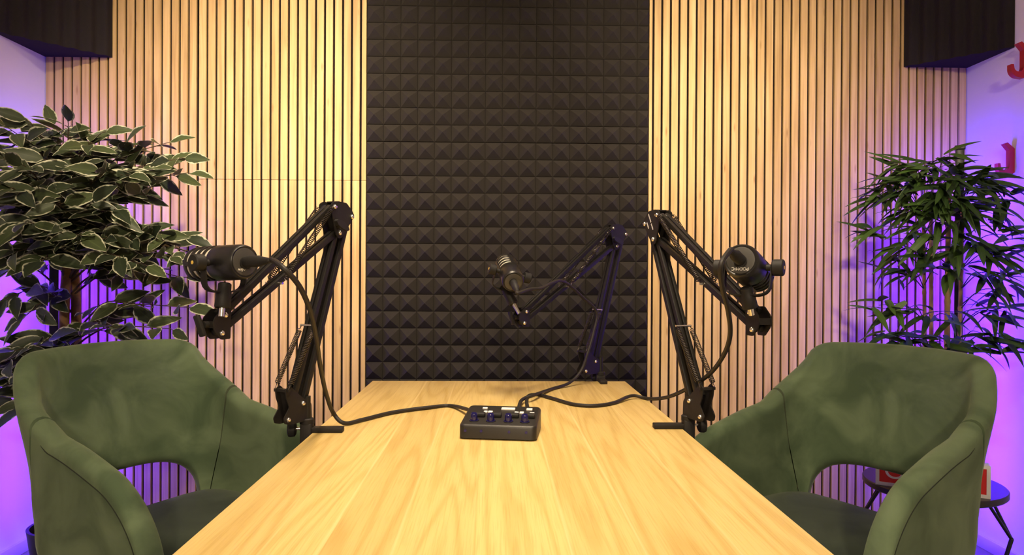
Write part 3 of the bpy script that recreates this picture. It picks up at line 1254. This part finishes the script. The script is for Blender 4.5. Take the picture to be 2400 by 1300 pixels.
def on_top(fx, fy, dz=0.0):
    """fx -1..1 across, fy 0..1 from the front"""
    y = .002 + (MD - .002) * fy
    return V((fx * MW / 2, y, MH0 + (MH1 - MH0) * fy)) + ROT @ V((0, 0, dz))


TN = ROT @ V((0, 0, 1))
for fx in (-.66, -.22, .24, .67):
    mb = MB()
    mb.lathe([(0, .0095), (.002, .0095), (.0025, .0075), (.014, .0070), (.0165, .0055), (.017, .001)], on_top(fx, .20), TN, 24)
    kn = mb.obj('gain_knob', M['knobblue'], t, sharp=50)
    mb = MB()
    mb.lathe([(0, .0105), (.0018, .0100), (.002, .008)], on_top(fx, .20), TN, 24)
    mb.obj('knob_collar', M['rubber'], kn)
    mb = MB()
    mb.box(on_top(fx + .10, .42, .004), (.022, .016, .009), ROT, .003)
    mb.obj('input_switch', M['rubber'], t)
for (fx, fy, w, d, nm) in ((.12, .80, .030, .011, 'display'), (.70, .80, .013, .010, 'button'), (-.52, .80, .011, .007, 'button'),
                           (-.46, .62, .008, .008, 'button'), (-.33, .62, .010, .009, 'button'), (.38, .62, .009, .007, 'button'),
                           (.52, .62, .009, .009, 'button'), (.80, .60, .010, .009, 'button')):
    mb = MB(); mb.box(on_top(fx, fy, .001), (w, d, .0035), ROT, .001); mb.obj(nm, M['white'], t)
for fx in (-.83, -.42, .30, .74):
    mb = MB(); mb.cyl((fx * MW / 2, .0035, .018), (fx * MW / 2, -.0006, .018), .0028, .0028, 14); mb.obj('headphone_socket', M['socket'], t)
mb = MB()
for sx in (-1, 1):
    for fy in (.02, .11):
        mb.cyl((sx * .06, fy, 0), (sx * .06, fy, .004), .006, .006, 14)
mb.obj('rubber_feet', M['rubber'], t)
mixer_m = Matrix.Translation(t.location) @ Matrix.Rotation(t.rotation_euler.z, 4, 'Z')


def mix_back(fx, z=.026):
    return mixer_m @ V((fx * MW / 2, MD, z))


# ---------------------------------------------------------------- microphone cables
CR = .0046


def cable(label, mic, pts, end, enddir):
    plug0 = mic['plug']
    a = mic['a']
    root = thing('microphone_cable', label, 'cable', plug0, 0, 'black microphone cables')
    iv = inv_of(root)
    mb = MB()
    mb.lathe([(0, .0098), (.004, .0102), (.036, .0098), (.040, .0080), (.056, .0055), (.060, .0046)], plug0, -a, 24)
    mb.obj('connector', M['rubber'], root, iv)
    s = plug0 - a * .058
    ctrl = [s, s - a * .012] + pts + [end - enddir * .03, end]
    mb = MB()
    mb.tube(smooth_path(ctrl, 8), CR, 10)
    mb.obj('cord', M['cable'], root, iv)
    mb = MB()
    mb.lathe([(-.045, .0046), (-.040, .0060), (-.026, .0085), (0, .0090)], end, enddir, 20)
    mb.obj('connector', M['rubber'], root, iv)
    return root


ZC = TZ + CR + .0006
into = (mixer_m.to_3x3() @ V((0, -1, 0))).normalized()
sx_ = (mixer_m.to_3x3() @ V((1, 0, 0))).normalized()
cable('black cable looping from the left microphone down to the mixer', MIC_L,
      [at(662, 626, 1.155), at(700, 668, 1.175), at(727, 728, 1.22), at(742, 800, 1.30), at(752, 865, 1.39), at(764, 920, 1.48), at(780, 965, 1.56),
       atz(806, 991, ZC + .002), atz(850, 983, ZC), atz(920, 966, ZC), atz(1000, 955, ZC), atz(1062, 951, ZC)],
      mix_back(-.35, .024) + V((0, .004, 0)), (into * .35 + sx_).normalized())
cable('black cable hanging from the right microphone across the table edge to the mixer', MIC_R,
      [at(1690, 620, 1.135), at(1692, 668, 1.16), at(1707, 730, 1.22), at(1711, 785, 1.30), at(1697, 830, 1.38), at(1664, 875, 1.47), at(1615, 908, 1.60),
       at(1565, 930, 1.74), at(1522, 934, 1.88), atz(1481, 927, ZC + .004), atz(1440, 943, ZC), atz(1395, 950, ZC), atz(1345, 947, ZC), atz(1295, 933, ZC), atz(1258, 924, ZC), atz(1235, 931, ZC)],
      mix_back(.62, .022), into)
F1 = ARM_F
cable('black cable running along the far boom arm and over the table to the mixer', MIC_F,
      [at(1240, 678, 1.90), at(1268, 675, 1.93), at(1290, 664, 1.98), at(1313, 657, 2.03), at(1333, 667, 2.08), at(1366, 697, 2.13), at(1398, 730, 2.17), at(1392, 775, 2.17), at(1378, 825, 2.16),
       at(1362, 868, 2.155), atz(1334, 897, ZC + .006), atz(1290, 912, ZC), atz(1250, 926, ZC + .0100), atz(1222, 938, ZC + .006)],
      mix_back(.30, .022), into)

# ---------------------------------------------------------------- side table with lit-style sign
SZ = .40
sc_, sr = V((1.475, 2.335, 0)), .213
t = thing('side_table', 'low round dark side table with wire legs behind the right armchair', 'side table', (sc_.x, sc_.y, 0))
iv = inv_of(t)
mb = MB(); mb.lathe([(SZ - .022, sr - .004), (SZ - .018, sr), (SZ - .003, sr), (SZ, sr - .003)], sc_, UZ, 72); mb.obj('tabletop', M['sidetop'], t, iv)
for i in range(4):
    a = R_(-22 + 90 * i)
    d = V((math.cos(a), math.sin(a), 0)); s = V((-d.y, d.x, 0))
    kz = .235
    knee = sc_ + d * (sr + .012) + UZ * kz
    foot = sc_ + d * (sr - .045) + UZ * .005
    mb = MB()
    for sg in (-1, 1):
        tp = sc_ + d * (sr * .62 if sg < 0 else sr * .80) + s * (sg * .085) + UZ * (SZ - .022)
        mb.tube(smooth_path([tp, tp + (knee - tp) * .5, tp + (knee - tp) * .93, knee + s * (sg * .004), knee + (foot - knee) * .12 + s * (sg * .004), foot + s * (sg * .003)], 6), .0052, 10)
    mb.obj('leg', M['sideleg'], t, iv)

bl, br = atz(2052, 1134, SZ), atz(2322, 1169, SZ)
sex = (br - bl).normalized()
sey = UZ.cross(sex)
SW, SH, SD = (br - bl).length, .102, .045
t = thing('on_air_sign', 'red box sign with white frame standing on the round side table', 'sign', bl, math.atan2(sex.y, sex.x))
mb = MB(); mb.box((SW / 2, SD / 2 + .003, SH / 2), (SW, SD - .006, SH), bevel=.003); mb.obj('box', M['signwhite'], t)
fb = .011
mb = MB()
mb.box((SW / 2, .001, fb / 2), (SW, .006, fb)); mb.box((SW / 2, .001, SH - fb / 2), (SW, .006, fb))
mb.box((fb / 2, .001, SH / 2), (fb, .006, SH - 2 * fb)); mb.box((SW - fb / 2, .001, SH / 2), (fb, .006, SH - 2 * fb))
mb.obj('frame', M['signwhite'], t)
mb = MB(); mb.box((SW / 2, .002, SH / 2), (SW - 2 * fb, .003, SH - 2 * fb)); face = mb.obj('face', M['red'], t)
cu = bpy.data.curves.new('lettering', 'FONT')
cu.body = 'ON AIR'; cu.size = .098; cu.extrude = .0005; cu.align_x = 'CENTER'; cu.align_y = 'CENTER'
tmp = bpy.data.objects.new('lettering', cu); COL.objects.link(tmp)
me = bpy.data.meshes.new_from_object(tmp.evaluated_get(bpy.context.evaluated_depsgraph_get()))
bpy.data.objects.remove(tmp)
xs = [v.co.x for v in me.vertices]; ys = [v.co.y for v in me.vertices]
wt, ht = max(xs) - min(xs), max(ys) - min(ys)
me.transform(Matrix.Translation((SW / 2, 0.0002, SH / 2)) @ Matrix.Rotation(PI / 2, 4, 'X') @ Matrix.Diagonal(((SW - .055) / wt, .052 / ht, 1, 1)) @ Matrix.Translation((-(max(xs) + min(xs)) / 2, -(max(ys) + min(ys)) / 2, 0)))
me.materials.clear(); me.materials.append(M['signwhite'])
o = bpy.data.objects.new('lettering', me); COL.objects.link(o); o.parent = face

# ---------------------------------------------------------------- plants


class Leaves:
    def __init__(self):
        self.bm = bmesh.new()
        self.uv = self.bm.loops.layers.uv.new('UVMap')
        self.rn = self.bm.verts.layers.float.new('rnd')

    def leaf(self, p, d, up, L, W, droop, fold, prof, nl=7, nw=4, wave=0.0):
        d = V(d).normalized()
        s = d.cross(V(up))
        if s.length < 1e-3:
            s = d.cross(V((1, 0, .3)))
        s.normalize()
        up = s.cross(d).normalized()
        r = random.random()
        ph = random.random() * 6
        rows = []
        for i in range(nl + 1):
            t = i / nl
            w = W / 2 * prof(t)
            c = V(p) + d * (L * t) - up * (droop * L * t * t)
            row = []
            for k in range(nw + 1):
                e = 2 * k / nw - 1
                v = self.bm.verts.new(c + s * (w * e) + up * (fold * w * abs(e) + wave * w * math.sin(ph + 7 * t + 2 * e) * abs(e)))
                v[self.rn] = r
                row.append((v, (k / nw, t)))
            rows.append(row)
        for i in range(nl):
            for k in range(nw):
                q = (rows[i][k], rows[i][k + 1], rows[i + 1][k + 1], rows[i + 1][k])
                f = self.bm.faces.new([x[0] for x in q])
                f.smooth = True
                for lp_, x in zip(f.loops, q):
                    lp_[self.uv].uv = x[1]

    def obj(self, name, mat, parent, iv):
        me = bpy.data.meshes.new(name)
        self.bm.to_mesh(me)
        self.bm.free()
        me.materials.append(mat)
        o = bpy.data.objects.new(name, me)
        COL.objects.link(o)
        o.parent = parent
        o.matrix_parent_inverse = iv
        return o


def prof_ficus(t):
    return max(.03, math.sin(PI * min(1, t) ** .82) ** .8) * (1 - .25 * t) if t < .97 else .02


def prof_bamboo(t):
    return max(.04, math.sin(PI * (.06 + .94 * t) ** .75) ** .75)


rng = random.Random(21)


def rv(a):
    return V((rng.uniform(-a, a), rng.uniform(-a, a), rng.uniform(-a, a)))


# variegated ficus, left
fx, fy = at(158, 700, 2.46).x, 2.46
t = thing('ficus_plant', 'tall variegated ficus plant with cream edged leaves in the left corner', 'potted plant', (fx, fy, 0))
iv = inv_of(t)
mb = MB(); mb.lathe([(0, .085), (.01, .09), (.20, .115), (.22, .118), (.22, .108), (.19, .104)], (fx, fy, 0), UZ, 40); mb.obj('pot', M['pot'], t, iv)
mb = MB(); mb.cyl((fx, fy, .17), (fx, fy, .195), .104, .104, 32); mb.obj('soil', M['soil'], t, iv)
for (ox, ph) in ((-.016, 0.0), (.016, PI)):
    pts = []
    for i in range(15):
        z = .18 + i * .078
        a = ph + z * 4.2
        pts.append((fx + .018 * math.cos(a) + .01, fy + .018 * math.sin(a), z))
    mb = MB(); mb.tube(smooth_path(pts, 4), 0.019, 12, True, [.020 - .006 * i / 56 for i in range(57)]); mb.obj('trunk', M['bark'], t, iv)
# twig ends read from the photograph: (px, py, distance, number of leaves, trunk height)
TW = [
    (20, 300, 2.25, 10, 1.3), (70, 285, 2.35, 9, 1.35), (-40, 330, 2.15, 9, 1.3), (130, 300, 2.5, 9, 1.35), (160, 290, 2.4, 7, 1.35),
    (240, 310, 2.45, 9, 1.35), (210, 340, 2.3, 10, 1.3), (290, 345, 2.4, 9, 1.3), (390, 335, 2.45, 9, 1.28), (425, 370, 2.4, 11, 1.25), (440, 405, 2.35, 10, 1.22),
    (350, 385, 2.25, 11, 1.25), (300, 410, 2.2, 10, 1.25), (345, 455, 2.3, 9, 1.2), (250, 400, 2.15, 11, 1.22), (180, 390, 2.2, 10, 1.2),
    (110, 370, 2.2, 11, 1.2), (60, 390, 2.1, 12, 1.2), (10, 370, 2.1, 11, 1.2), (-30, 420, 2.1, 11, 1.15), (30, 440, 2.05, 12, 1.15),
    (90, 440, 2.1, 10, 1.15), (140, 470, 2.1, 10, 1.12), (210, 470, 2.15, 11, 1.12), (270, 490, 2.2, 10, 1.12), (60, 520, 2.05, 12, 1.1),
    (0, 530, 2.05, 12, 1.1), (-40, 560, 2.1, 11, 1.1), (120, 540, 2.1, 12, 1.1), (190, 550, 2.12, 12, 1.1), (250, 560, 2.2, 12, 1.1),
    (310, 560, 2.25, 12, 1.1), (370, 550, 2.3, 12, 1.1), (430, 555, 2.3, 12, 1.08), (455, 590, 2.3, 10, 1.08), (400, 600, 2.25, 11, 1.05),
    (340, 620, 2.2, 10, 1.05), (280, 600, 2.15, 11, 1.05), (100, 610, 2.1, 10, 1.05), (40, 590, 2.1, 9, 1.05), (430, 650, 2.4, 9, 1.0), (330, 650, 2.4, 8, 1.0),
    (60, 740, 2.3, 7, .95), (10, 700, 2.3, 8, .95), (440, 720, 2.3, 7, .85), (360, 720, 2.3, 6, .85), (400, 770, 2.25, 6, .8), (280, 770, 2.3, 6, .8),
    (40, 820, 2.2, 9, .75), (100, 800, 2.25, 8, .75), (0, 850, 2.2, 9, .7), (20, 900, 2.2, 10, .68), (60, 880, 2.2, 7, .68), (50, 950, 2.2, 7, .62), (-20, 960, 2.2, 7, .6),
    (-60, 480, 2.15, 10, 1.15), (-50, 640, 2.2, 9, 1.0), 
]
tw = MB()
lv = Leaves()
for (px, py, yy, nl, th) in TW:
    e = at(px, py, yy)
    s = V((fx + rng.uniform(-.01, .01), fy + rng.uniform(-.01, .01), min(th, e.z + .05)))
    e.x = max(e.x, XL + .05)
    mid = (s + e) / 2 + V((0, 0, .05 + .03 * rng.random()))
    path = smooth_path([s, s + (mid - s) * .5 + V((0, 0, .02)), mid, e], 6)
    tw.tube(path, .003, 5, True, [.0042 - .003 * i / (len(path) - 1) for i in range(len(path))])
    N = len(path) - 1
    nl = int(nl * 1.45)
    for j in range(nl):
        f = 1 - .62 * (j / max(1, nl - 1)) ** 1.1
        k = min(N - 1, int(f * N))
        p = path[k] + (path[k + 1] - path[k]) * (f * N - k)
        dirn = (path[min(N, k + 1)] - path[max(0, k - 1)]).normalized()
        side = dirn.cross(UZ)
        side = side.normalized() if side.length > .05 else V((1, 0, 0))
        sg = 1 if j % 2 else -1
        d = (dirn * (.9 if j == 0 else .35) + side * (0 if j == 0 else sg * .75) + V((0, -.22, -.10)) + rv(.40)).normalized()
        upn = (UZ * .5 + V((0, -.75, 0)) + rv(.45)).normalized()
        L = rng.uniform(.082, .118)
        q = p + d * .012
        tip = q + d * L
        if tip.x < XL + .02 or q.x < XL + .02:
            d.x = abs(d.x) + .3; d.normalize()
        if tip.y > WALL_Y - .03:
            d.y = -abs(d.y); d.normalize()
        tw.tube([p, q], .0012, 4)
        lv.leaf(q, d, upn, L, L * rng.uniform(.44, .54), rng.uniform(.0, .28), rng.uniform(.10, .35), prof_ficus, wave=.10)
tw.obj('branches', M['twig'], t, iv)
lv.obj('foliage', M['ficus'], t, iv)

# bamboo, right
bx, by = at(2212, 800, 2.60).x, 2.60
t = thing('bamboo_plant', 'tall potted bamboo plant with tan canes in the right corner', 'potted plant', (bx, by, 0))
iv = inv_of(t)
mb = MB(); mb.lathe([(0, .08), (.01, .085), (.17, .105), (.19, .108), (.19, .098), (.16, .094)], (bx, by, 0), UZ, 40); mb.obj('pot', M['pot'], t, iv)
mb = MB(); mb.cyl((bx, by, .14), (bx, by, .165), .094, .094, 32); mb.obj('soil', M['soil'], t, iv)
canes = []
for (px, yy, zt, r) in ((2163, 2.62, 1.28, .0085), (2180, 2.67, 1.35, .0095), (2221, 2.57, 1.42, .0120), (2254, 2.60, 1.38, .0090)):
    p = at(px, 760, yy)
    base = V((bx + (p.x - bx) * .75, by + (yy - by) * .75, .15))
    top = V((p.x, yy, zt))
    pts, rad = [], []
    nseg = 9
    for i in range(nseg):
        for (f, rr) in ((0.02, 1.16), (.07, 1.0), (.5, .96), (.93, 1.0), (.98, 1.16)):
            q = (i + f) / nseg
            pts.append(base + (top - base) * q); rad.append(r * rr * (1 - .25 * q))
    mb = MB(); mb.tube(pts, r, 12, True, rad); mb.obj('cane', M['cane'], t, iv)
    canes.append((base, top))
# leaf sprays: (px, py, distance, leaves)
SP = [
    (2210, 375, 2.55, 7), (2150, 385, 2.5, 7), (2110, 400, 2.55, 7), (2085, 425, 2.6, 6), (2235, 400, 2.5, 7), (2285, 420, 2.5, 6), (2300, 420, 2.5, 5), (2180, 400, 2.45, 7),
    (2230, 420, 2.42, 8), (2160, 430, 2.45, 7), (2120, 445, 2.5, 7), (2070, 455, 2.6, 6), (2200, 450, 2.4, 8), (2270, 440, 2.45, 8), (2310, 450, 2.5, 7), (2350, 470, 2.5, 5),
    (2240, 470, 2.42, 8), (2180, 480, 2.42, 8), (2130, 495, 2.5, 6), (2280, 490, 2.48, 7), (2330, 490, 2.5, 6), (2210, 505, 2.4, 8), (2250, 500, 2.45, 8),
    (2055, 530, 2.45, 5), (2080, 560, 2.5, 3), (2150, 540, 2.5, 6), (2330, 530, 2.5, 6), (2370, 550, 2.45, 6), (2190, 560, 2.4, 6), (2250, 560, 2.45, 7),
    (2120, 580, 2.5, 6), (2100, 600, 2.55, 5), (2230, 590, 2.4, 8), (2280, 580, 2.45, 8), (2320, 590, 2.45, 8), (2360, 590, 2.45, 6), (2170, 605, 2.42, 6), (2210, 630, 2.4, 8), (2260, 630, 2.45, 7), (2310, 640, 2.45, 8),
    (2340, 640, 2.45, 7), (2130, 640, 2.5, 5), (2090, 640, 2.55, 5), (2350, 680, 2.5, 5), (2320, 690, 2.45, 5),
    (2060, 715, 2.5, 6), (2090, 720, 2.5, 5), (2130, 720, 2.48, 5), (2180, 740, 2.4, 6), (2230, 740, 2.42, 6), (2290, 730, 2.5, 5), (2340, 730, 2.5, 6), (2360, 730, 2.5, 5),
    (2090, 790, 2.5, 6), (2130, 800, 2.45, 7), (2170, 790, 2.42, 6), (2210, 800, 2.4, 7), (2300, 780, 2.48, 7), (2340, 790, 2.45, 7), (2270, 800, 2.45, 6), (2330, 815, 2.45, 6), (2160, 830, 2.5, 5), (2230, 830, 2.45, 5),
]
tw = MB()
lv = Leaves()
for (px, py, yy, nl) in SP:
    e = at(px, py, yy)
    e.x = min(e.x, XR - .085)
    base, top = min(canes, key=lambda c_: abs((c_[0] + c_[1]).x / 2 - e.x) + rng.random() * .06)
    f = max(.1, min(1.0, (e.z - .06 - base.z) / (top.z - base.z)))
    s = base + (top - base) * f
    mid = (s + e) / 2 + V((0, 0, .03))
    path = smooth_path([s, mid, e], 5)
    tw.tube(path, .0016, 5, True, [.0022 - .0012 * i / (len(path) - 1) for i in range(len(path))])
    out = V((e.x - bx, (e.y - by) * .6, .0))
    out = out.normalized() if out.length > .02 else V((0, -1, 0))
    for j in range(int(nl * (1.8 if py < 520 else 1.15))):
        ang = rng.uniform(-1.5, 1.5)
        d = Matrix.Rotation(ang, 3, 'Z') @ out
        d = (d + V((0, -.15, rng.uniform(-.75, .55)))).normalized()
        L = rng.uniform(.085, .150)
        tip = e + d * L
        if tip.x > XR - .06:
            d.x = -abs(d.x) * .4; d.normalize()
        if tip.y > WALL_Y - .03:
            d.y = -abs(d.y); d.normalize()
        upn = (UZ + V((0, -.5, 0)) + rv(.5)).normalized()
        lv.leaf(e + rv(.022), d, upn, L, rng.uniform(.019, .027), rng.uniform(.05, .50), rng.uniform(.1, .4), prof_bamboo, nl=7, nw=2)
tw.obj('branches', M['greentwig'], t, iv)
lv.obj('foliage', M['bamboo'], t, iv)
